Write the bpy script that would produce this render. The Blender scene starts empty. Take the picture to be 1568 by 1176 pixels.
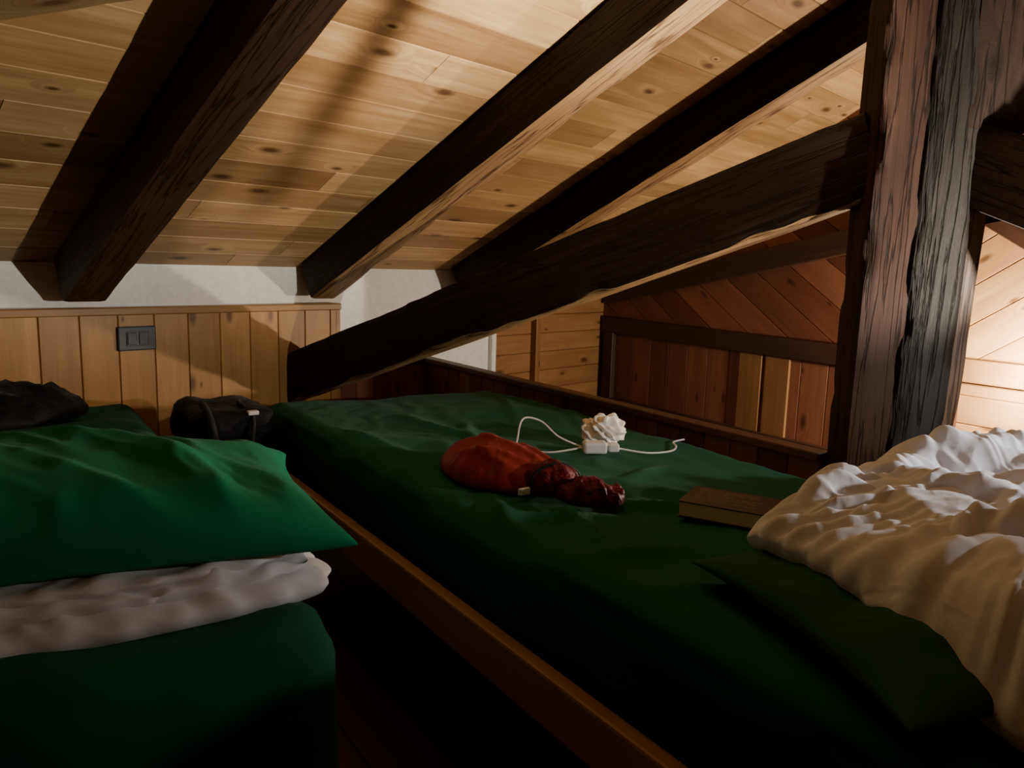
import bpy, bmesh, math, random
from mathutils import Vector, Matrix, noise
random.seed(7)
H=0.95
scene=bpy.context.scene
V=Vector
# ---------------------------------------------------------------- materials
def nt(name):
    m=bpy.data.materials.new(name); m.use_nodes=True
    t=m.node_tree; b=t.nodes['Principled BSDF']; return m,t,b
def node(t,k,**kw):
    n=t.nodes.new(k)
    for a,v in kw.items(): setattr(n,a,v)
    return n
def mth(t,op,a,b=None,c=None,clamp=False):
    n=node(t,'ShaderNodeMath',operation=op); n.use_clamp=clamp
    for i,x in enumerate((a,b,c)):
        if x is None: continue
        if isinstance(x,(int,float)): n.inputs[i].default_value=x
        else: t.links.new(x,n.inputs[i])
    return n.outputs[0]
def mix(t,f,a,b,mode='MIX'):
    n=node(t,'ShaderNodeMix',data_type='RGBA',blend_type=mode)
    for s,x in ((n.inputs[0],f),(n.inputs[6],a),(n.inputs[7],b)):
        if isinstance(x,(int,float)): s.default_value=x
        elif isinstance(x,tuple): s.default_value=(*x,1)
        else: t.links.new(x,s)
    return n.outputs[2]
def wood(name,cA,cB,cK,rough=.5,tv=.5,bump=.25,fine=22,knots=.5,tone=True,spec=.35,bd=.004,cracks=0):
    m,t,b=nt(name); L=t.links.new
    uv=node(t,'ShaderNodeUVMap'); sp=node(t,'ShaderNodeSeparateXYZ'); L(uv.outputs[0],sp.inputs[0])
    u,v=sp.outputs[0],sp.outputs[1]
    c1=node(t,'ShaderNodeCombineXYZ'); L(mth(t,'MULTIPLY',u,4.4),c1.inputs[0]); L(mth(t,'MULTIPLY',v,10.5),c1.inputs[1])
    vo=node(t,'ShaderNodeTexVoronoi',voronoi_dimensions='2D'); vo.inputs['Scale'].default_value=1
    L(c1.outputs[0],vo.inputs['Vector'])
    sc=node(t,'ShaderNodeSeparateColor'); L(vo.outputs['Color'],sc.inputs[0])
    mask=mth(t,'GREATER_THAN',sc.outputs[0],1-knots)
    d=mth(t,'DIVIDE',vo.outputs['Distance'],mth(t,'ADD',mth(t,'MULTIPLY',sc.outputs[1],1.1),.35))
    near=mth(t,'MULTIPLY',mth(t,'SUBTRACT',1,mth(t,'DIVIDE',d,.4),clamp=True),mask)
    c2=node(t,'ShaderNodeCombineXYZ'); L(mth(t,'MULTIPLY',u,1.3),c2.inputs[0])
    L(mth(t,'ADD',mth(t,'MULTIPLY',v,fine),mth(t,'MULTIPLY',near,2.0)),c2.inputs[1])
    n=node(t,'ShaderNodeTexNoise'); n.inputs['Scale'].default_value=1; n.inputs['Detail'].default_value=6; n.inputs['Roughness'].default_value=.7; n.inputs['Distortion'].default_value=.3
    L(c2.outputs[0],n.inputs['Vector'])
    r=node(t,'ShaderNodeMapRange'); r.inputs[1].default_value=.32; r.inputs[2].default_value=.66; L(n.outputs[0],r.inputs[0])
    col=mix(t,r.outputs[0],cA,cB)
    n2=node(t,'ShaderNodeTexNoise'); n2.inputs['Scale'].default_value=.7; n2.inputs['Detail'].default_value=4; L(c1.outputs[0],n2.inputs['Vector'])
    r3=node(t,'ShaderNodeMapRange'); r3.inputs[1].default_value=.42; r3.inputs[2].default_value=.75; r3.inputs[3].default_value=.0; r3.inputs[4].default_value=.9; L(n2.outputs[0],r3.inputs[0])
    col=mix(t,r3.outputs[0],col,cB)
    r2=node(t,'ShaderNodeMapRange'); r2.inputs[1].default_value=.15; r2.inputs[2].default_value=.05; L(d,r2.inputs[0])
    col=mix(t,mth(t,'MULTIPLY',mth(t,'MULTIPLY',r2.outputs[0],mask),.85),col,cK)
    h=n.outputs[0]
    if cracks:
        c4=node(t,'ShaderNodeCombineXYZ'); L(mth(t,'MULTIPLY',u,2.2),c4.inputs[0]); L(mth(t,'MULTIPLY',v,38),c4.inputs[1])
        n4=node(t,'ShaderNodeTexNoise'); n4.inputs['Scale'].default_value=1; n4.inputs['Detail'].default_value=4; L(c4.outputs[0],n4.inputs['Vector'])
        cr=node(t,'ShaderNodeMapRange'); cr.inputs[1].default_value=.0; cr.inputs[2].default_value=.035; L(mth(t,'ABSOLUTE',mth(t,'SUBTRACT',n4.outputs[0],.5)),cr.inputs[0])
        col=mix(t,cr.outputs[0],cK,col); h=mth(t,'ADD',h,mth(t,'MULTIPLY',cr.outputs[0],cracks))
    if tone:
        at=node(t,'ShaderNodeAttribute',attribute_name='tone')
        k=mth(t,'ADD',mth(t,'MULTIPLY',at.outputs['Fac'],tv),1-tv*.6)
        cc=node(t,'ShaderNodeCombineColor'); 
        L(k,cc.inputs[0]); L(mth(t,'POWER',k,1.15),cc.inputs[1]); L(mth(t,'POWER',k,1.3),cc.inputs[2])
        col=mix(t,1.0,col,cc.outputs[0],'MULTIPLY')
    L(col,b.inputs['Base Color']); b.inputs['Roughness'].default_value=rough
    b.inputs['Specular IOR Level'].default_value=spec
    bp=node(t,'ShaderNodeBump'); bp.inputs['Strength'].default_value=bump; bp.inputs['Distance'].default_value=bd
    L(h,bp.inputs['Height']); L(bp.outputs[0],b.inputs['Normal'])
    return m
def cloth(name,c,c2=None,rough=.85,sheen=.04,bs=14,bd=.006,bstr=.5):
    m,t,b=nt(name); L=t.links.new
    tc=node(t,'ShaderNodeTexCoord')
    n=node(t,'ShaderNodeTexNoise'); n.inputs['Scale'].default_value=bs; n.inputs['Detail'].default_value=2; n.inputs['Distortion'].default_value=.8
    L(tc.outputs['Object'],n.inputs['Vector'])
    n3=node(t,'ShaderNodeTexNoise'); n3.inputs['Scale'].default_value=500; L(tc.outputs['Object'],n3.inputs['Vector'])
    rd=mth(t,'SQRT',mth(t,'ADD',mth(t,'POWER',mth(t,'SUBTRACT',n.outputs[0],.5),2),.0006))
    hh=mth(t,'ADD',mth(t,'MULTIPLY',rd,-5),mth(t,'MULTIPLY',n3.outputs[0],.06))
    bp=node(t,'ShaderNodeBump'); bp.inputs['Strength'].default_value=bstr; bp.inputs['Distance'].default_value=bd
    L(hh,bp.inputs['Height']); L(bp.outputs[0],b.inputs['Normal'])
    L(mix(t,n.outputs[0],c,c2 or c),b.inputs['Base Color'])
    b.inputs['Roughness'].default_value=rough; b.inputs['Sheen Weight'].default_value=sheen; b.inputs['Specular IOR Level'].default_value=.12
    return m
def plain(name,c,rough=.5,metal=0,bs=60,bd=.001,spec=.4):
    m,t,b=nt(name); L=t.links.new
    tc=node(t,'ShaderNodeTexCoord'); n=node(t,'ShaderNodeTexNoise'); n.inputs['Scale'].default_value=bs; n.inputs['Detail'].default_value=4
    L(tc.outputs['Object'],n.inputs['Vector'])
    L(mix(t,n.outputs[0],tuple(x*.85 for x in c),tuple(min(1,x*1.1) for x in c)),b.inputs['Base Color'])
    bp=node(t,'ShaderNodeBump'); bp.inputs['Strength'].default_value=.6; bp.inputs['Distance'].default_value=bd
    L(n.outputs[0],bp.inputs['Height']); L(bp.outputs[0],b.inputs['Normal'])
    b.inputs['Roughness'].default_value=rough; b.inputs['Metallic'].default_value=metal; b.inputs['Specular IOR Level'].default_value=spec
    return m
def emis(name,c,s):
    m,t,b=nt(name); b.inputs['Emission Color'].default_value=(*c,1); b.inputs['Emission Strength'].default_value=s; return m
M_ceil=wood('pine_ceiling',(.61,.40,.185),(.37,.20,.075),(.075,.028,.010),.45,.6,knots=.28,bump=.35,fine=26)
M_knee=wood('pine_wall',(.54,.30,.095),(.38,.19,.05),(.12,.04,.012),.42,.4,knots=.2)
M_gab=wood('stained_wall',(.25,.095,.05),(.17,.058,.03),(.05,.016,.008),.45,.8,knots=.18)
M_gabL=wood('stained_wall_light',(.46,.26,.11),(.30,.145,.055),(.08,.03,.01),.45,.5,knots=.22)  # paler stain; on the right wall's near end it paints the lit colour
M_dark=wood('dark_beam',(.034,.018,.011),(.015,.007,.004),(.006,.003,.002),.6,.3,.7,30,.1,tone=False,spec=.2,cracks=.4)
M_brown=wood('brown_beam',(.080,.040,.021),(.038,.018,.010),(.010,.005,.003),.55,.3,.45,30,.15,tone=False,spec=.25,cracks=.3)
M_post=wood('post_timber',(.050,.021,.011),(.024,.010,.006),(.008,.004,.002),.65,.3,.6,40,.05,tone=False,spec=.15,bd=.005,cracks=.5)
M_trunk=wood('old_trunk',(.022,.017,.014),(.007,.005,.004),(.003,.002,.002),.6,.3,.8,20,.0,tone=False,spec=.22,bd=.006,cracks=.5)
M_under_lit=wood('beam_underside_lit',(.38,.24,.11),(.22,.12,.05),(.05,.02,.01),.5,.3,.5,30,.1,tone=False,cracks=.2)  # lighter than the beam sides: lamp light from below painted into the wood
M_lightbeam=wood('light_beam',(.30,.20,.10),(.20,.115,.05),(.1,.04,.02),.5,.3,.6,26,.15,tone=False)
M_frame=wood('bed_frame_wood',(.50,.28,.13),(.38,.19,.08),(.10,.04,.02),.4,.3,.2,30,.05,tone=False)
M_sidep=wood('weathered_lit_plank',(.17,.09,.045),(.09,.045,.022),(.03,.01,.005),.5,.3,.4,30,.1,tone=False,cracks=.4)  # pale cracked wood, with light on the post's right side in its colour
M_gdark=wood('dark_rail',(.065,.028,.015),(.038,.015,.008),(.02,.01,.005),.5,.3,.4,30,.1,tone=False)
M_cap=wood('rail_cap',(.14,.058,.028),(.09,.035,.016),(.03,.01,.005),.45,.3,.3,30,.1,tone=False)
M_floor=wood('floor_boards',(.10,.05,.025),(.07,.03,.015),(.03,.01,.005),.5,.4)
M_plaster=plain('white_plaster',(.87,.88,.86),.9,0,45,.006,.2)
M_sheet=cloth('green_sheet',(.005,.084,.045),(.006,.100,.054),bs=6,bd=.003,bstr=.3)
M_pillow=cloth('green_pillowcase',(.004,.21,.105),(.006,.24,.12),bs=6,bd=.003,bstr=.3)
M_pillow2=cloth('olive_pillowcase',(.018,.085,.028),(.022,.10,.034),bs=6,bd=.003,bstr=.3)
M_duvet=cloth('white_duvet',(.72,.75,.84),(.77,.80,.88),bs=11,bd=.004,bstr=.4)
M_duvet2=cloth('folded_duvet_cotton',(.68,.68,.73),(.73,.73,.78),bs=7,bd=.003,bstr=.25)
M_red=cloth('red_nylon',(.24,.020,.015),(.28,.025,.018),rough=.45,bs=12,bd=.002,bstr=.4)
M_maroon=cloth('maroon_nylon',(.20,.010,.014),(.03,.004,.006),rough=.5,bs=45,bd=.004)
M_black=cloth('black_fabric',(.008,.008,.010),rough=.6,bs=18,bd=.004)
M_grey=cloth('grey_fabric',(.030,.034,.038),rough=.8,bs=18,bd=.005)
M_wp=plain('white_plastic',(.8,.8,.8),.35,0,20,.0002)
M_tissue=plain('tissue_paper',(.88,.84,.76),.9,0,90,.002,.1)
M_sw=plain('anthracite_plastic',(.045,.05,.055),.4,0,20,.0002)
M_sw2=plain('grey_plastic',(.09,.10,.11),.4,0,20,.0002)
M_cover=plain('book_cover',(.026,.013,.012),.35,0,8,.0002)
M_page=plain('book_pages',(.85,.72,.48),.9,0,200,.0005)
M_print=plain('book_print',(.30,.24,.18),.6)
M_metal=plain('brushed_metal',(.3,.3,.3),.35,1)
M_bulb=emis('bulb_glass',(1,.80,.55),8)
# ---------------------------------------------------------------- helpers
def obj(name,bm,mats,parent=None,smooth=False,recalc=True,sharp=None):
    if recalc: bmesh.ops.recalc_face_normals(bm,faces=bm.faces[:])
    me=bpy.data.meshes.new(name); bm.to_mesh(me); bm.free()
    for m in (mats if isinstance(mats,(list,tuple)) else [mats]): me.materials.append(m)
    if smooth: me.polygons.foreach_set('use_smooth',[True]*len(me.polygons))
    if sharp: me.set_sharp_from_angle(angle=math.radians(sharp))
    o=bpy.data.objects.new(name,me); scene.collection.objects.link(o)
    if parent: o.parent=parent
    return o
def empty(name):
    o=bpy.data.objects.new(name,None); scene.collection.objects.link(o); return o
W=V((.975,.222,0)).normalized(); NI=V((W.y,-W.x,0)); O=V((0,2.75,0)); TAN=.475; TH=math.atan(TAN); CZ=.923
def P(w,s,z): return O+W*w+NI*s+V((0,0,z))
SL=(NI*math.cos(TH)+V((0,0,math.sin(TH))))
ND=(NI*math.sin(TH)-V((0,0,math.cos(TH))))
def C(w,s,D=0): return P(w,s,CZ+TAN*s)+ND*D
def cut(bm,co,no):
    bmesh.ops.bisect_plane(bm,geom=bm.verts[:]+bm.edges[:]+bm.faces[:],plane_co=co,plane_no=no,clear_outer=True)
def boards(bm,o,u,v,n,ul,vl,bw,seg=None,tone=(0,1),g=.006,e=.003):
    uvl=bm.loops.layers.uv.verify(); cl=bm.loops.layers.float_color.get('tone') or bm.loops.layers.float_color.new('tone')
    y=0
    while y<vl-.001:
        w=min(bw,vl-y); x=0 if not seg else -random.random()*seg
        while x<ul-.001:
            l=ul-x if not seg else seg*random.uniform(.7,1.3)
            x0=max(x,0); x1=min(x+l,ul)
            if x1-x0>.01:
                T=random.uniform(*tone); ru=random.random()*50; rv=random.random()*50
                prof=[(0,-g),(e,0),(w-e,0),(w,-g)]
                rows=[]
                for xx in (x0+.0008,x1-.0008):
                    rows.append([bm.verts.new(o+u*xx+v*(y+a)+n*b) for a,b in prof])
                for i in range(3):
                    f=bm.faces.new((rows[0][i],rows[1][i],rows[1][i+1],rows[0][i+1]))
                    for lp,(xx,j) in zip(f.loops,((x0,i),(x1,i),(x1,i+1),(x0,i+1))):
                        lp[uvl].uv=(xx+ru,prof[j][0]+rv); 
                        lp[cl]=(T,T,T,1)
            x+=l
        y+=bw
def quad(bm,*ps,mi=0):
    f=bm.faces.new([bm.verts.new(p) for p in ps]); f.material_index=mi; return f
def boxm(bm,c,ax,ay,az,sx,sy,sz,mi=0,bev=0):
    vs=[]
    for i in (-1,1):
        for j in (-1,1):
            for k in (-1,1):
                vs.append(bm.verts.new(c+ax*(i*sx/2)+ay*(j*sy/2)+az*(k*sz/2)))
    idx=[(0,1,3,2),(4,6,7,5),(0,4,5,1),(2,3,7,6),(0,2,6,4),(1,5,7,3)]
    fs=[bm.faces.new([vs[i] for i in q]) for q in idx]
    uvl=bm.loops.layers.uv.verify()
    ru=random.random()*20
    dims=sorted([(sx,ax),(sy,ay),(sz,az)],key=lambda t:-t[0])
    for f in fs:
        f.material_index=mi
        for lp in f.loops:
            p=lp.vert.co-c
            lp[uvl].uv=(p.dot(dims[0][1])+ru,p.dot(dims[1][1])+p.dot(dims[2][1])+ru)
    if bev:
        es=list({e for f in fs for e in f.edges})
        bmesh.ops.bevel(bm,geom=es,offset=bev,segments=2,affect='EDGES',profile=.5)
X,Y,Z=V((1,0,0)),V((0,1,0)),V((0,0,1))
def box(name,c,sx,sy,sz,mat,parent=None,bev=.003,ax=X,ay=Y,az=Z):
    bm=bmesh.new(); boxm(bm,V(c),ax,ay,az,sx,sy,sz,0,bev); return obj(name,bm,mat,parent)
def beam(name,p0,p1,w,d,mat,under=None,up=Z,rough=.006,seed=0,parent=None,round_=.07,taper=1.0,chips=1.0):
    bm=bmesh.new(); uvl=bm.loops.layers.uv.verify()
    p0=V(p0);p1=V(p1);a=(p1-p0); L=a.length; a.normalize(); s=a.cross(up).normalized(); q=s.cross(a).normalized()
    n=7; cs=[]; r=round_*min(w,d)
    def side(x0,y0,x1,y1,tag):
        for i in range(n): 
            t=i/n; cs.append((x0+(x1-x0)*t,y0+(y1-y0)*t,tag))
    hw,hd=w/2,d/2
    side(-hw,-hd,hw,-hd,1); side(hw,-hd,hw,hd,0); side(hw,hd,-hw,hd,0); side(-hw,hd,-hw,-hd,0)
    out=[]
    for x,y,tg in cs:
        cx=max(-hw+r,min(hw-r,x)); cy=max(-hd+r,min(hd-r,y)); dx,dy=x-cx,y-cy; l=math.hypot(dx,dy)
        if l>r: dx*=r/l; dy*=r/l
        out.append((cx+dx,cy+dy,tg))
    N=max(4,int(L/.02)); rows=[]
    for i in range(N+1):
        t=i/N; row=[]
        tp=taper+(1-taper)*t
        for x,y,tg in out:
            nz=noise.noise(V((t*L*1.6+seed*9,x*9,y*9+seed)))*rough*.5+noise.noise(V((t*L*6+seed,x*40,y*40)))*rough*.4
            ed=(abs(x)/hw*abs(y)/hd)**6
            ch=-max(0,noise.noise(V((t*L*9+seed*3.3,x*12,y*12)))-.1)*rough*4*ed*chips
            k=tp*(1+(nz+ch)/max(hw,hd))
            row.append(bm.verts.new(p0+a*(t*L)+s*(x*k)+q*(y*k)))
        rows.append(row)
    m=len(out); per=[0]
    for j in range(m): 
        x,y,_=out[j]; x2,y2,_=out[(j+1)%m]; per.append(per[-1]+math.hypot(x2-x,y2-y))
    for i in range(N):
        for j in range(m):
            f=bm.faces.new((rows[i][j],rows[i][(j+1)%m],rows[i+1][(j+1)%m],rows[i+1][j]))
            if under and out[j][2]==1: f.material_index=1
            for lp,(ii,jj) in zip(f.loops,((i,j),(i,j+1),(i+1,j+1),(i+1,j))):
                lp[uvl].uv=(ii/N*L+seed*3.7,per[jj]+seed*1.9)
    bm.faces.new(rows[0]); bm.faces.new(rows[-1][::-1])
    return obj(name,bm,[mat,under] if under else mat,parent,smooth=True,sharp=38)
def spline(pts,seg,closed=True):
    n=len(pts); out=[]
    cnt=n if closed else n-1
    for i in range(cnt):
        g=lambda k: V(pts[k%n]) if closed else V(pts[max(0,min(n-1,k))])
        p0,p1,p2,p3=g(i-1),g(i),g(i+1),g(i+2)
        for j in range(16):
            t=j/16
            out.append(.5*((2*p1)+(p2-p0)*t+(2*p0-5*p1+4*p2-p3)*t*t+(3*p1-p0-3*p2+p3)*t**3))
    if not closed: out.append(V(pts[-1])); return out
    d=[0]
    for i in range(len(out)): d.append(d[-1]+(out[(i+1)%len(out)]-out[i]).length)
    res=[];k=0
    for s in range(seg):
        T=d[-1]*s/seg
        while d[k+1]<T: k+=1
        f=(T-d[k])/max(1e-9,d[k+1]-d[k]); res.append(out[k].lerp(out[(k+1)%len(out)],f))
    return res
def ridge(x,y,sc,seed,st=1.0,ang=0.0,soft=.0018):
    c,s=math.cos(ang),math.sin(ang); u=(x*c+y*s); v=(-x*s+y*c)*st
    wx=noise.noise(V((u*2+seed,v*2,3.1)))*.15
    n=noise.noise(V((u*sc+seed*5,(v+wx)*sc,seed)))
    return 1-min(1,math.sqrt(n*n+soft)*2.6)
def puffy(name,pts,zb,Hh,mat,wr=.012,sc=7,p=2.6,rings=30,seg=180,seed=1,flute=.0,ff=40,hem=.012,parent=None,ang=0,st=1.0,zf=None,big=.22,extra=None,fp=4):
    ol=spline([V((a,b,0)) for a,b in pts],seg); c=sum(ol,V())/len(ol)
    bm=bmesh.new(); zf=zf or (lambda x,y:0)
    def hgt(x,y,r,j):
        pr=max(0,1-r**p)**.5
        w=(ridge(x,y,sc,seed,st,ang)+.5*ridge(x,y,sc*1.8,seed+4,st,ang+.5)+.28*ridge(x,y,sc*3.6,seed+8,st,ang-.4)-.6)*wr
        fl=flute*math.sin(j/seg*ff*2*math.pi+6*noise.noise(V((j*.05,seed,0))))*(r**fp)*min(1,pr*2.5)*(.6+noise.noise(V((j*.07,seed+5,0))))
        e=extra(x,y) if extra else 0
        return zb+zf(x,y)+hem+(Hh-hem)*pr+(w+e)*min(1,pr*1.6)+fl+noise.noise(V((x*5,y*5,seed)))*Hh*big*pr
    top=[];ctr=bm.verts.new(V((c.x,c.y,hgt(c.x,c.y,0,0))))
    for i in range(1,rings+1):
        r=math.sin(i/rings*math.pi/2)**.85; row=[]
        for j,q in enumerate(ol):
            k=r*(1+(.010*math.sin(j/seg*ff*2*math.pi+2)*r**3 if flute else 0))
            x=c.x+(q.x-c.x)*k; y=c.y+(q.y-c.y)*k
            row.append(bm.verts.new(V((x,y,hgt(x,y,r,j) if i<rings else zb+zf(x,y)+hem))))
        top.append(row)
    b1=[bm.verts.new(V((c.x+(q.x-c.x)*.985,c.y+(q.y-c.y)*.985,zb+zf(q.x,q.y)+hem*.2))) for q in ol]
    b2=[bm.verts.new(V((c.x+(q.x-c.x)*.9,c.y+(q.y-c.y)*.9,zb+zf(q.x,q.y)))) for q in ol]
    for j in range(seg):
        k=(j+1)%seg
        bm.faces.new((ctr,top[0][j],top[0][k]))
        for i in range(rings-1): bm.faces.new((top[i][j],top[i+1][j],top[i+1][k],top[i][k]))
        bm.faces.new((top[-1][j],b1[j],b1[k],top[-1][k])); bm.faces.new((b1[j],b2[j],b2[k],b1[k]))
    bm.faces.new(b2[::-1])
    return obj(name,bm,mat,parent,smooth=True)
def rslab(name,x0,x1,y0,y1,z0,z1,r,mat,parent=None,step=.03,amp=.004,seed=0,hook=None):
    bm=bmesh.new(); cen=V(((x0+x1)/2,(y0+y1)/2,(z0+z1)/2)); hx,hy,hz=(x1-x0)/2,(y1-y0)/2,(z1-z0)/2
    nx,ny,nz=[max(4,int(2*h/step)) for h in (hx,hy,hz)]; cache={}
    def vert(i,j,k):
        if (i,j,k) in cache: return cache[(i,j,k)]
        p=V((-hx+2*hx*i/nx,-hy+2*hy*j/ny,-hz+2*hz*k/nz))
        q=V((max(-hx+r,min(hx-r,p.x)),max(-hy+r,min(hy-r,p.y)),max(-hz+r,min(hz-r,p.z))))
        d=p-q; n_=d.normalized() if d.length>1e-9 else V((0,0,1))
        if d.length>r: d=d*(r/d.length)
        w=q+d+cen
        a=amp*((ridge(w.x,w.y,3.2,seed,1,.5)*1.0+ridge(w.x,w.y,6,seed+2,1.6,1.2)*.6+ridge(w.x,w.y,10,seed+5,2.4,.9)*.35-.5)+2*noise.noise(w*2.2))
        if k<nz and abs(p.z)<hz-.001: a=amp*2.0*noise.noise(V((w.x*7,w.y*7,w.z*1.5+seed)))
        w=w+n_*a
        if hook and k==nz: w.z+=hook(w.x,w.y)
        cache[(i,j,k)]=bm.verts.new(w); return cache[(i,j,k)]
    for i in range(nx):
        for j in range(ny):
            for k in (0,nz): bm.faces.new((vert(i,j,k),vert(i+1,j,k),vert(i+1,j+1,k),vert(i,j+1,k)))
    for i in range(nx):
        for k in range(nz):
            for j in (0,ny): bm.faces.new((vert(i,j,k),vert(i+1,j,k),vert(i+1,j,k+1),vert(i,j,k+1)))
    for j in range(ny):
        for k in range(nz):
            for i in (0,nx): bm.faces.new((vert(i,j,k),vert(i,j+1,k),vert(i,j+1,k+1),vert(i,j,k+1)))
    return obj(name,bm,mat,parent,smooth=True)
def tube(name,pts,r,mat,parent=None):
    cu=bpy.data.curves.new(name,'CURVE'); cu.dimensions='3D'; cu.bevel_depth=r; cu.bevel_resolution=4; cu.use_fill_caps=True
    sp=cu.splines.new('POLY'); q=spline([V(p) for p in pts],0,closed=False); sp.points.add(len(q)-1)
    for a,b in zip(sp.points,q): a.co=(*b,1)
    cu.materials.append(mat); o=bpy.data.objects.new(name,cu); scene.collection.objects.link(o)
    if parent: o.parent=parent
    return o
# ---------------------------------------------------------------- shell
bm=bmesh.new(); boards(bm,V((-1.7,-1.6,0)),Y,X,Z,5.3,5.0,.14,2.2); 
obj('floor',bm,M_floor,recalc=False)
bm=bmesh.new()
boards(bm,P(-2.2,-.02,CZ-.02*TAN),W,SL,ND,6.2,4.9,.118,1.7,g=.004,e=.002)
ceil=obj('ceiling',bm,M_ceil,recalc=False)
bm=bmesh.new(); q=-.02
quad(bm,C(-2.4,-.1,q),C(4.2,-.1,q),C(4.2,4.5,q),C(-2.4,4.5,q)); obj('deck',bm,M_dark,ceil)
bm=bmesh.new()
def pl(w0,w1,s,z0,z1):
    return quad(bm,P(w0,s,z0),P(w1,s,z0),P(w1,s,z1),P(w0,s,z1))
pl(-2.2,2.1,0,0,CZ+.01)
wb=obj('wall_back',bm,M_plaster)
def clad(name,w0,w1,s,z0,z1,mat,horiz=False,bw=.115,tone=(0,1),parent=None):
    bm=bmesh.new()
    if horiz: boards(bm,P(w0,s,z0),W,Z,NI,w1-w0,z1-z0,bw,None,tone)
    else: boards(bm,P(w0,s,z0),Z,W,NI,z1-z0,w1-w0,bw,None,tone)
    return obj(name,bm,mat,parent,recalc=False)
clad('cladding_left',-2.2,1.17,.035,0,.757,M_knee,parent=wb)
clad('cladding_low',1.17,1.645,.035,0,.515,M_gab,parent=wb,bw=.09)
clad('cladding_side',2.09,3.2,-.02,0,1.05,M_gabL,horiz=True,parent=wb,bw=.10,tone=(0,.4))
box('cladding_end',P(1.172,.018,.38),.02,.036,.757,M_knee,wb,.002,W,NI)
box('trim_1',P(-.505,.022,.770),3.37,.055,.026,M_knee,None,.004,W,NI)
box('trim_2',P(1.41,.022,.524),.46,.055,.022,M_gab,None,.004,W,NI)
box('trim_3',P(2.42,.0,.5),.035,.04,1.0,M_gabL,None,.004,W,NI)
box('trim_4',P(2.085,.0,.47),.03,.05,.94,M_plaster,None,.004,W,NI)
XG=2.95
bmA=bmesh.new()
boards(bmA,V((XG,1.55,0)),Z,Y,-X,.60,1.9,.135,None,(-.1,.9))
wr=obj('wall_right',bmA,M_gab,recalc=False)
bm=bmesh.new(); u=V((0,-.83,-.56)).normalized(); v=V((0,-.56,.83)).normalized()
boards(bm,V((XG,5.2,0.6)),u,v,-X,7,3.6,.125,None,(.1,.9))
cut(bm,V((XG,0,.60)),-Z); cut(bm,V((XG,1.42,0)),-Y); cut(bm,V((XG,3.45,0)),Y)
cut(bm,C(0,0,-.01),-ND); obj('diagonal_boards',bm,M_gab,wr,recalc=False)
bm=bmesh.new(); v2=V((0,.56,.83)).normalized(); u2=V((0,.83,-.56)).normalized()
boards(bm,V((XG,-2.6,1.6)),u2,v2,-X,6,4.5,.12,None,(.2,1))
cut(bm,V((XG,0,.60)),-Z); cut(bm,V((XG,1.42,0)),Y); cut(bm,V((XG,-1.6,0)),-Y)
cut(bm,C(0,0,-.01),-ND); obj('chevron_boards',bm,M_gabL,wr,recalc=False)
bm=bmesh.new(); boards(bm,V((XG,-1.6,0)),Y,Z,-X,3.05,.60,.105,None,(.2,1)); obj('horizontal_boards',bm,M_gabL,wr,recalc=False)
bm=bmesh.new(); quad(bm,V((XG+.03,-1.7,0)),V((XG+.03,3.6,0)),V((XG+.03,3.6,3.4)),V((XG+.03,-1.7,3.4)))
cut(bm,C(0,0,-.02),-ND); obj('backing',bm,M_dark,wr)
def gb(n,y0,z0,y1,z1,h,mat=M_gdark):
    p0=V((XG-.012,y0,z0));p1=V((XG-.012,y1,z1)); a=(p1-p0); l=a.length; a.normalize()
    box(n,(p0+p1)/2,l,.035,h,mat,wr,.004,a,X,a.cross(X).normalized())
gb('mid_rail',3.42,.635,1.45,.615,.09); gb('low_rail',3.42,.17,1.45,.17,.09)
gb('slope_rail',3.42,.80,.9,1.28,.10); gb('stile_back',3.36,.05,3.36,.60,.08); gb('stile_mid',1.46,.05,1.46,1.25,.10)
gb('light_rail',1.40,.62,-1.5,.62,.085,M_gabL); gb('chevron_brace',1.42,1.22,.5,.66,.10,M_gdark)
for i,yy in enumerate((2.36,2.21)):
    box('new_plank_%d'%(i+1),(XG-.004,yy,.40),.014,.13,.38,M_gabL,wr,.003)
bm=bmesh.new(); boards(bm,V((-1.7,-1.6,0)),Y,Z,X,5.3,3.4,.13,2.5); cut(bm,C(0,0,-.02),-ND); obj('wall_left',bm,M_knee,recalc=False)
bm=bmesh.new(); boards(bm,V((-1.7,-1.2,0)),X,Z,Y,5.0,3.4,.13,2.5); cut(bm,C(0,0,-.02),-ND); obj('wall_front',bm,M_knee,recalc=False)
# ---------------------------------------------------------------- timbers
def rafter(i,w,wd,under,mat=M_dark,s0=.03,s1=4.0,D=.15,ro=.0035,ch=1.6):
    beam('rafter',C(w,s0,D/2-.004),C(w,s1,D/2-.004),wd,D,mat,under,up=-ND,seed=i+1,rough=ro,chips=ch)
rafter(0,-.62,.115,None,M_brown); rafter(1,.217,.125,None,M_brown,ro=.0018,ch=.8); rafter(2,1.065,.112,M_under_lit,ro=.0028,ch=1.8); rafter(3,1.84,.11,M_under_lit,ro=.0028,ch=1.8)
beam('diagonal_beam',(.93,3.03,.462),(1.628,1.005,1.215),.085,.185,M_dark,M_under_lit,seed=11,rough=.007,chips=1.7)
beam('diagonal_beam',(1.79,.97,1.235),(1.80,-.25,.72),.13,.165,M_dark,None,seed=14,rough=.006)
beam('purlin',C(-1.6,2.12,.235),C(2.60,2.12,.235),.16,.16,M_dark,None,seed=15,up=Z)
beam('collar_beam',(-.72,1.92,1.185),(.62,.90,1.445),.09,.09,M_lightbeam,None,seed=16,rough=.003)
post=empty('timber_post'); pu=V((.55,.83,0))
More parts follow.
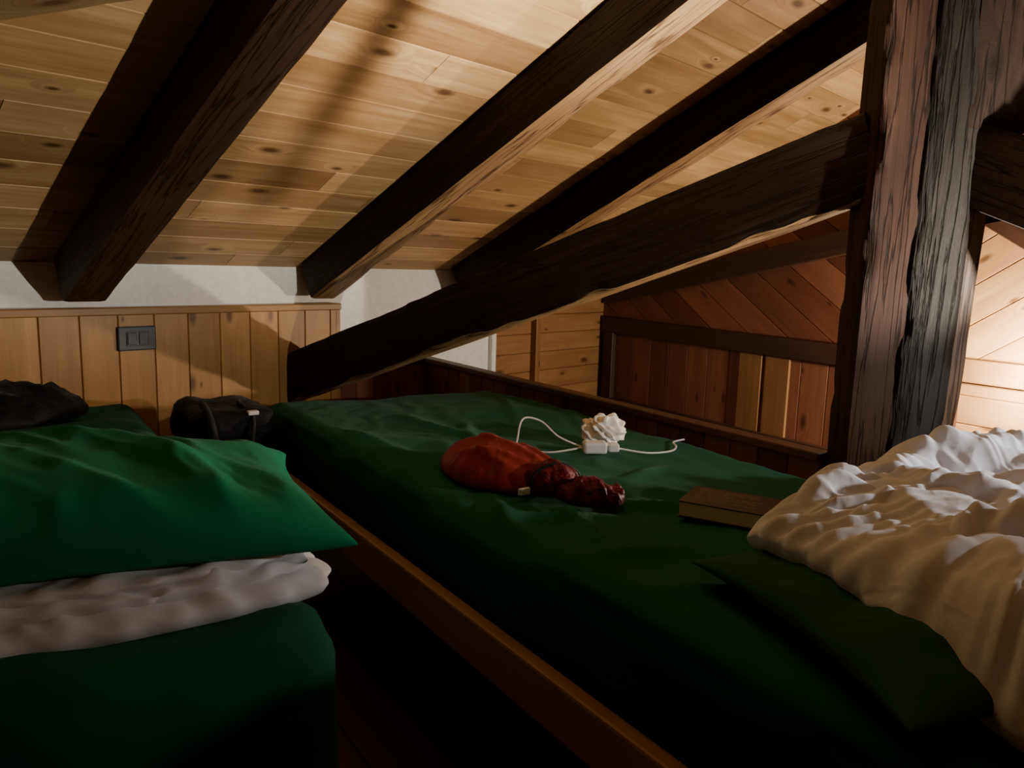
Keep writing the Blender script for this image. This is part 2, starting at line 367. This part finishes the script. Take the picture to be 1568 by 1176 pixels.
beam('front_timber',(1.638,.992,0),(1.645,.985,1.9),.115,.115,M_post,None,up=pu,seed=20,rough=.006,parent=post,chips=2,taper=.9)
beam('trunk',(1.712,.936,0),(1.734,.92,1.92),.13,.13,M_trunk,None,up=pu,seed=21,rough=.008,parent=post,round_=.15,chips=2.5,taper=.9)
beam('side_plank',(1.768,.902,0),(1.80,.88,1.3),.05,.05,M_sidep,None,up=pu,seed=22,rough=.004,parent=post)
beam('corbel',(1.80,.88,1.26),(1.81,.87,1.93),.15,.14,M_dark,None,up=pu,seed=23,rough=.006,parent=post)
tube('electric_cable',[(1.84,.80,1.9),(1.86,.78,1.55),(1.80,.80,1.42),(1.86,.74,1.30)],.006,M_black)
bm=bmesh.new(); boards(bm,V((1.60,1.06,0)),Z,Y,-X,.515,2.05,.09,None,(0,.8))
part=obj('wall_partition',bm,M_gab,recalc=False)
box('partition_back',(1.622,2.085,.257),.03,2.05,.514,M_gdark,part,.002)
box('partition_cap',(1.612,2.085,.524),.05,2.05,.022,M_cap,part,.004)
# ---------------------------------------------------------------- light switch
sw=empty('light_switch'); wc=.385; zc=.680
box('plate',P(wc,.041,zc),.122,.012,.080,M_sw,sw,.004,W,NI)
box('inset',P(wc,.047,zc),.072,.006,.048,M_sw2,sw,.002,W,NI)
for k in (-1,1): box('rocker_%d'%(k+2),P(wc+k*.018,.050,zc),.030,.006,.040,M_sw,sw,.002,W,NI)
# ---------------------------------------------------------------- beds
def bed(x0,x1,y0,y1,ztop,hook=None,seed=0,th=.20):
    e=empty('bed')
    rslab('mattress',x0,x1,y0,y1,ztop-th,ztop,.055,M_sheet,e,step=.016,amp=.0055,seed=seed,hook=hook)
    fz=ztop-.185 if th<.25 else ztop-th-.05
    ins=0 if th<.25 else .04
    box('side_rail_1',(x0-.028+ins,(y0+y1)/2,fz),.028,y1-y0+.06-2*ins,.085,M_frame,e,.005)
    box('side_rail_2',(x1+.020-ins,(y0+y1)/2,fz),.025,y1-y0+.06-2*ins,.085,M_frame,e,.005)
    box('end_rail_1',((x0+x1)/2,y0-.022+ins,fz),x1-x0+.03-2*ins,.026,.085,M_frame,e,.005)
    box('end_rail_2',((x0+x1)/2,y1+.022-ins,fz),x1-x0+.03-2*ins,.026,.085,M_frame,e,.005)
    box('slats',((x0+x1)/2,(y0+y1)/2,ztop-th-.02),x1-x0-.02,y1-y0-.02,.03,M_gdark,e,.003)
    zl=ztop-th-.03
    for i,(a,b) in enumerate(((x0+.05,y0+.05),(x1-.05,y0+.05),(x0+.05,y1-.05),(x1-.05,y1-.05))):
        box('leg_%d'%(i+1),(a,b,zl/2),.06,.06,zl,M_frame,e,.004)
    return e
def seg_d(x,y,a,b):
    ax,ay=a;bx,by=b; dx,dy=bx-ax,by-ay; t=max(0,min(1,((x-ax)*dx+(y-ay)*dy)/(dx*dx+dy*dy)))
    return math.hypot(x-ax-t*dx,y-ay-t*dy),t
CRE=[((.80,1.25),(.72,1.02),.017),((.88,1.12),(.80,.88),.018),((1.0,1.12),(1.12,.98),.014),((.95,1.55),(1.15,1.95),.010),
     ((1.1,1.2),(1.3,1.25),.013),((.72,.9),(.95,.82),.012),((1.15,1.12),(1.25,.85),.014),((.8,1.6),(.75,2.0),.010),((1.3,1.5),(1.5,1.9),.010),
     ((.76,1.15),(.95,1.02),.014),((1.05,1.6),(1.0,2.1),.009),((1.2,1.7),(1.45,2.2),.009),((.73,.75),(.95,.62),.012)]
def hookc(x,y):
    h=0
    for a,b,A in CRE:
        d,t=seg_d(x,y,a,b); h+=A*math.exp(-(d/.018)**2)*math.sin(math.pi*min(1,max(.08,t)))**.7
    return h
bed(.685,1.545,.06,2.44,.495,hookc,1)
bed(-.62,.345,.86,2.62,.495,lambda x,y:.014*ridge(x,y,3.5,4,1.6,.4),2,th=.36)
# ---------------------------------------------------------------- pillows
def pillow(name,L_,B_,T,mat,loc,rz,tilt=0,seed=0,droop=0,wr=.010,roll=0,ex=.42):
    bm=bmesh.new(); nu,nv=180,120; R=Matrix.Translation(V(loc))@Matrix.Rotation(rz,4,'Z')@Matrix.Rotation(tilt,4,'X')@Matrix.Rotation(roll,4,'Y')
    def pt(i,j,s):
        u=-1+2*i/nu; v=-1+2*j/nv; u=math.copysign(1-(1-abs(u))**1.3,u) ; v=math.copysign(1-(1-abs(v))**1.3,v)
        x=u*L_/2*(1-.07*(1-v*v)); y=v*B_/2*(1-.08*(1-u*u))
        e=max(0,(1-abs(u)**2.2)*(1-abs(v)**2.2)); h=T*e**ex
        fx=math.sin(y*34+5*noise.noise(V((x*3,y*3,seed+3))))*max(0,abs(u)-.45)*1.2
        dg=math.sin((x*.9+y*.45)*42+6*noise.noise(V((x*3,y*3,seed+5))))*max(0,min(1,u+.5))*.55*max(0,1-((v+.3)/.8)**2)
        w=(ridge(x,y,2.4,seed,2.2,1.9,.0010)*1.4+ridge(x,y,4.4,seed+2,2.4,2.1,.0010)*.8+ridge(x,y,9,seed+4,2.5,1.9)*.3+fx+dg-.7)*wr*min(1,e*3)
        z=s*h+(w if s>0 else w*.3)+noise.noise(V((x*4+seed,y*4,0)))*.012*e
        z-=droop*max(0,u)**2
        return R@V((x,y,z))
    g={}
    for s in (1,-1):
        for i in range(nu+1):
            for j in range(nv+1):
                bd=i in(0,nu) or j in(0,nv)
                if s==-1 and bd: g[(s,i,j)]=g[(1,i,j)]
                else: g[(s,i,j)]=bm.verts.new(pt(i,j,s if s==1 else -.6))
        for i in range(nu):
            for j in range(nv):
                try: bm.faces.new((g[(s,i,j)],g[(s,i+1,j)],g[(s,i+1,j+1)],g[(s,i,j+1)]))
                except ValueError: pass
    return obj(name,bm,mat,None,smooth=True)
pillow('pillow',.86,.45,.080,M_pillow,(-.02,1.195,.605),-.10,.04,3,.020,.013,.0,ex=.38)
pillow('pillow',.75,.42,.050,M_pillow2,(1.10,.41,.535),-.33,.0,8,.0,.011)
dv=empty('duvet')
zc0=.497
for i,(x1,yf,h,zb) in enumerate(((.372,.955,.046,zc0),(.345,.968,.032,zc0+.032),(.325,.975,.014,zc0+.054))):
    pts=[(-.58,yf+.0),(-.3,yf-.008),(-.05,yf+.006),(.12,yf-.006),(x1-.05,yf+.0),(x1,yf+.05),(x1-.01,yf+.2),(x1-.005,yf+.36),(x1-.06,yf+.43),(.0,yf+.44),(-.4,yf+.44),(-.6,yf+.41),(-.62,yf+.2)]
    puffy('fold_%d'%(i+1),pts,zb,h,M_duvet2,.010,4.5,8,44,440,20+i,flute=.006 if i<2 else .002,ff=44,hem=.016 if i<2 else .008,parent=dv,ang=.25,st=1.8,big=.2)
dv2=empty('duvet')
def sm(a,b,x):
    t=max(0,min(1,(x-a)/(b-a))); return t*t*(3-2*t)
def zf1(x,y): return .062*sm(.74,.86,x)*sm(.78,.66,y)
def zf2(x,y): return .02*sm(1.1,1.5,x)
def exd(x,y):
    h=0
    for a,b,A,wd in (((.98,.62),(1.45,.30),.034,.04),((1.05,.70),(1.55,.52),.034,.035),((.93,.50),(1.25,.18),.030,.04),((1.3,.72),(1.5,.60),.034,.04),((.88,.38),(1.05,.15),.024,.03),((1.12,.60),(1.3,.35),.022,.025),((1.2,.70),(1.35,.50),.025,.025),((.95,.66),(1.15,.62),.02,.02),((1.0,.45),(1.15,.30),.018,.02),((.97,.57),(1.1,.42),.018,.018)):
        d,t=seg_d(x,y,a,b); d+=.012*noise.noise(V((x*14,y*14,2))); h+=A*math.exp(-(d/wd)**2)
    for k in range(5):
        yy=(x*.45+y)-(.70+.14*k)+.012*noise.noise(V((x*5,k,1))); h-=.009*math.exp(-(yy/.009)**2)
        xx=(x-y*.45)-(.62+.17*k)+.012*noise.noise(V((y*5,k,7))); h-=.007*math.exp(-(xx/.009)**2)
    return h-.014
puffy('lower_layer',[(.90,.70),(1.06,.745),(1.3,.77),(1.52,.75),(1.57,.6),(1.57,.3),(1.54,.10),(1.2,.08),(.92,.09),(.79,.12),(.765,.22),(.785,.34),(.83,.47),(.865,.59)],
      .498,.085,M_duvet,.014,5,3.2,60,420,5,flute=.015,ff=56,hem=.022,parent=dv2,ang=.6,zf=zf1,st=1.5,fp=2.6)
puffy('upper_layer',[(.945,.685),(1.05,.72),(1.22,.735),(1.42,.745),(1.56,.72),(1.575,.5),(1.55,.16),(1.2,.14),(1.03,.16),(.925,.26),(.915,.42),(.92,.56)],
      .560,.092,M_duvet,.020,5,2.6,100,560,9,flute=.015,ff=44,hem=.028,parent=dv2,ang=-.6,st=1.7,extra=exd,fp=2.6,zf=zf2)
# ---------------------------------------------------------------- stuff sack
sk=empty('stuff_sack'); z0=.500
def exs(x,y):
    h=0
    for a,b,A,wd in (((.92,1.22),(.88,1.42),.009,.012),((.94,1.22),(.955,1.36),.009,.011),((.90,1.22),(.83,1.34),.010,.012),((.86,1.50),(.90,1.40),.005,.012),((.84,1.27),(.81,1.40),.007,.010)):
        d,t=seg_d(x,y,a,b); h+=A*math.exp(-(d/wd)**2)
    return h-.004
puffy('sack_body',[(.868,1.545),(.932,1.505),(.978,1.41),(.985,1.29),(.955,1.215),(.925,1.20),(.885,1.205),(.828,1.235),(.782,1.33),(.797,1.45)],z0,.074,M_red,.006,5,2.0,44,240,31,flute=.003,ff=16,parent=sk,st=2.0,ang=1.4,big=.15,extra=exs,hem=.006)
puffy('sack_collar',[(.955,1.245),(.97,1.20),(.96,1.165),(.92,1.150),(.88,1.17),(.86,1.21),(.875,1.25)],z0,.056,M_maroon,.010,12,2.4,20,110,33,flute=.008,ff=12,parent=sk)
puffy('sack_ruffle',[(.945,1.19),(.985,1.15),(1.005,1.09),(.97,1.06),(.93,1.075),(.895,1.10),(.89,1.15),(.91,1.185)],z0,.042,M_maroon,.014,14,2.2,20,120,35,flute=.012,ff=14,parent=sk)
tube('sack_cord',[(.86,1.20,z0+.008),(.87,1.20,z0+.046),(.92,1.19,z0+.062),(.965,1.185,z0+.040),(.98,1.19,z0+.008),(1.03,1.22,z0+.004)],.003,M_black,sk)
box('sack_label',(.845,1.20,z0+.012),.026,.008,.014,M_wp,sk,.002)
# ---------------------------------------------------------------- charger + cable + tissue
ch=empty('phone_charger'); a=V((.86,-.5,0)).normalized(); b2=V((.5,.86,0)).normalized()
box('charger_body',(1.20,1.410,.518),.058,.040,.028,M_wp,ch,.006,a,b2)
box('charger_plug',(1.240,1.387,.518),.026,.028,.020,M_wp,ch,.004,a,b2)
tube('cable_1',[(1.172,1.427,.518),(1.13,1.465,.54),(1.10,1.50,.575),(1.06,1.52,.58),(1.03,1.50,.53),(1.0,1.47,.507),(1.0,1.42,.505)],.0024,M_wp,ch)
tube('cable_2',[(1.172,1.425,.516),(1.10,1.46,.505),(1.06,1.52,.505),(1.02,1.60,.505),(.97,1.62,.505)],.0024,M_wp,ch)
tube('cable_3',[(1.252,1.380,.515),(1.31,1.34,.506),(1.38,1.33,.505),(1.43,1.36,.505),(1.46,1.40,.505),(1.50,1.40,.508)],.0024,M_wp,ch)
bm=bmesh.new(); bmesh.ops.create_icosphere(bm,subdivisions=5,radius=.046)
for v_ in bm.verts:
    n_=v_.co.normalized(); k=1+.55*(ridge(n_.x+n_.z*.7,n_.y-n_.z*.6,1.6,5)-.4)+.3*noise.noise(n_*3)
    v_.co=V((n_.x*.048*k,n_.y*.038*k,n_.z*.036*k))
bmesh.ops.translate(bm,verts=bm.verts,vec=V((1.275,1.465,.540)))
obj('crumpled_tissue',bm,M_tissue,None,smooth=True)
# ---------------------------------------------------------------- book
bk=empty('paperback_book'); ba=V((.083,-.163,0)).normalized(); bb=V((.163,.083,0)).normalized(); bc=V((1.115,.905,.518))
box('pages',bc,.176,.112,.026,M_page,bk,.001,ba,bb)
box('cover_top',bc+Z*.0145,.18,.117,.002,M_cover,bk,.0006,ba,bb)
box('cover_bottom',bc-Z*.0145,.18,.117,.002,M_cover,bk,.0006,ba,bb)
box('spine',bc+bb*.0585,.18,.002,.030,M_cover,bk,.0006,ba,bb)
for i in range(9):
    x0=-.075
    for k in range(5):
        wl=random.uniform(.012,.024)
        if i%4==3 and k>2: break
        box('word_%d_%d'%(i+1,k+1),bc+Z*.0157+bb*(.042-i*.009)+ba*(x0+wl/2),wl,.0028,.0005,M_print,bk,0,ba,bb); x0+=wl+.006
# ---------------------------------------------------------------- backpack in the gap
bp=empty('backpack')
rslab('pack_body',.405,.640,2.10,2.46,.0,.46,.10,M_black,bp,step=.03,amp=.014,seed=7)
rslab('pack_lid',.41,.640,2.12,2.40,.42,.53,.05,M_black,bp,step=.02,amp=.014,seed=9)
rslab('front_pocket',.43,.60,2.04,2.14,.08,.36,.045,M_grey,bp,step=.025,amp=.008,seed=9)
tube('strap_1',[(.47,2.08,.44),(.46,2.12,.525),(.47,2.25,.54),(.48,2.38,.51)],.009,M_grey,bp)
tube('strap_2',[(.56,2.09,.44),(.575,2.13,.52),(.56,2.22,.545),(.60,2.30,.53)],.006,M_grey,bp)
box('buckle',(.575,2.13,.530),.03,.02,.012,M_wp,bp,.003)
# ---------------------------------------------------------------- clothes on left bed
cl=empty('folded_clothes')
puffy('jacket',[(-.30,2.28),(-.05,2.24),(.10,2.30),(.20,2.42),(.16,2.54),(-.05,2.58),(-.30,2.56)],.507,.085,M_black,.018,9,2.6,24,120,41,flute=.006,ff=20,parent=cl)
puffy('shirt',[(-.45,2.22),(-.20,2.18),(-.02,2.28),(.0,2.42),(-.2,2.5),(-.45,2.48)],.55,.09,M_grey,.018,9,2.4,24,120,43,flute=.006,ff=20,parent=cl)
# ---------------------------------------------------------------- lamps
LA=V((1.69,.06,.86))
lp=empty('reading_lamp')
def cyl(name,c,r1,r2,h,mat,parent,caps=True):
    bm=bmesh.new(); bmesh.ops.create_cone(bm,cap_ends=caps,segments=40,radius1=r1,radius2=r2,depth=h); bmesh.ops.translate(bm,verts=bm.verts,vec=V(c)); return obj(name,bm,mat,parent,smooth=False)
cyl('base',(1.79,-.06,.012),.10,.09,.024,M_metal,lp); cyl('stand',(1.79,-.06,.53),.009,.009,1.04,M_metal,lp)
tube('arm',[(1.79,-.06,.78),(1.79,-.05,.80),(1.74,.02,.80),(1.69,.06,.80)],.006,M_metal,lp)
cyl('shade',(1.69,.06,.83),.022,.075,.055,M_sw,lp,False)
bm=bmesh.new(); bmesh.ops.create_uvsphere(bm,u_segments=24,v_segments=16,radius=.016); bmesh.ops.translate(bm,verts=bm.verts,vec=V((1.69,.06,.822))); obj('bulb',bm,M_bulb,lp,True)
ga=LA+(V((.80,1.6,1.53))-LA)*.12; gb_=LA+(V((.73,2.48,1.126))-LA)*.12
tube('shadow_rod',[(1.79,-.06,1.04),(1.75,.0,1.09),(1.68,.08,1.06),tuple(ga+(ga-gb_)*.5),tuple(ga),tuple(gb_)],.006,M_metal,lp)  # unseen rod added beside the lamp to cast the dark band on the ceiling
def light(name,kind,loc,e,c,size,aim=None,ang=None,blend=.2):
    l=bpy.data.lights.new(name,kind); l.energy=e; l.color=c; l.shadow_soft_size=size
    o=bpy.data.objects.new(name,l); scene.collection.objects.link(o); o.location=loc
    if aim is not None:
        o.rotation_euler=(V(aim)-V(loc)).to_track_quat('-Z','Y').to_euler(); l.spot_size=math.radians(ang); l.spot_blend=blend
    return o
warm=(1,.91,.76)
light('reading_lamp_spot','SPOT',LA,360,warm,.005,aim=(1.10,1.34,1.66),ang=42,blend=1)
light('reading_lamp_wide','SPOT',LA,125,warm,.007,aim=LA+V((-.48,.78,.42)),ang=94,blend=.3)
light('reading_lamp_spill','POINT',LA+V((0,0,.03)),8,(1,.96,.92),.02)
light('reading_lamp_down','SPOT',LA+V((0,0,.03)),34,(1,.96,.90),.02,aim=(1.25,.95,.45),ang=82,blend=.7)
sc2=empty('wall_sconce'); 
box('back_plate',(2.925,1.10,.58),.012,.08,.12,M_metal,sc2,.003)
bm=bmesh.new(); bmesh.ops.create_uvsphere(bm,u_segments=24,v_segments=16,radius=.030); bmesh.ops.translate(bm,verts=bm.verts,vec=V((2.86,1.10,.60))); obj('globe',bm,M_bulb,sc2,True)
cyl('socket',(2.86,1.10,.56),.02,.022,.03,M_metal,sc2); tube('bracket',[(2.92,1.10,.56),(2.89,1.10,.55),(2.86,1.10,.55)],.006,M_metal,sc2)
light('wall_sconce_light','POINT',(2.78,1.10,.64),85,(1,.88,.68),.03)
w=bpy.data.worlds.new('World'); scene.world=w; w.use_nodes=True
w.node_tree.nodes['Background'].inputs[0].default_value=(.02,.025,.035,1); w.node_tree.nodes['Background'].inputs[1].default_value=.15
# ---------------------------------------------------------------- camera
F=V((.5526,.8195,-.1513)).normalized(); R=V((.8311,-.5553,.0277)); R=(R-F*R.dot(F)).normalized(); U=R.cross(F).normalized()
cd=bpy.data.cameras.new('camera'); cam=bpy.data.objects.new('camera',cd); scene.collection.objects.link(cam)
mw=Matrix((R,U,-F)).transposed().to_4x4(); mw.translation=V((0,0,H)); cam.matrix_world=mw
cd.sensor_width=36; cd.lens=27.05; cd.clip_start=.02
scene.camera=cam
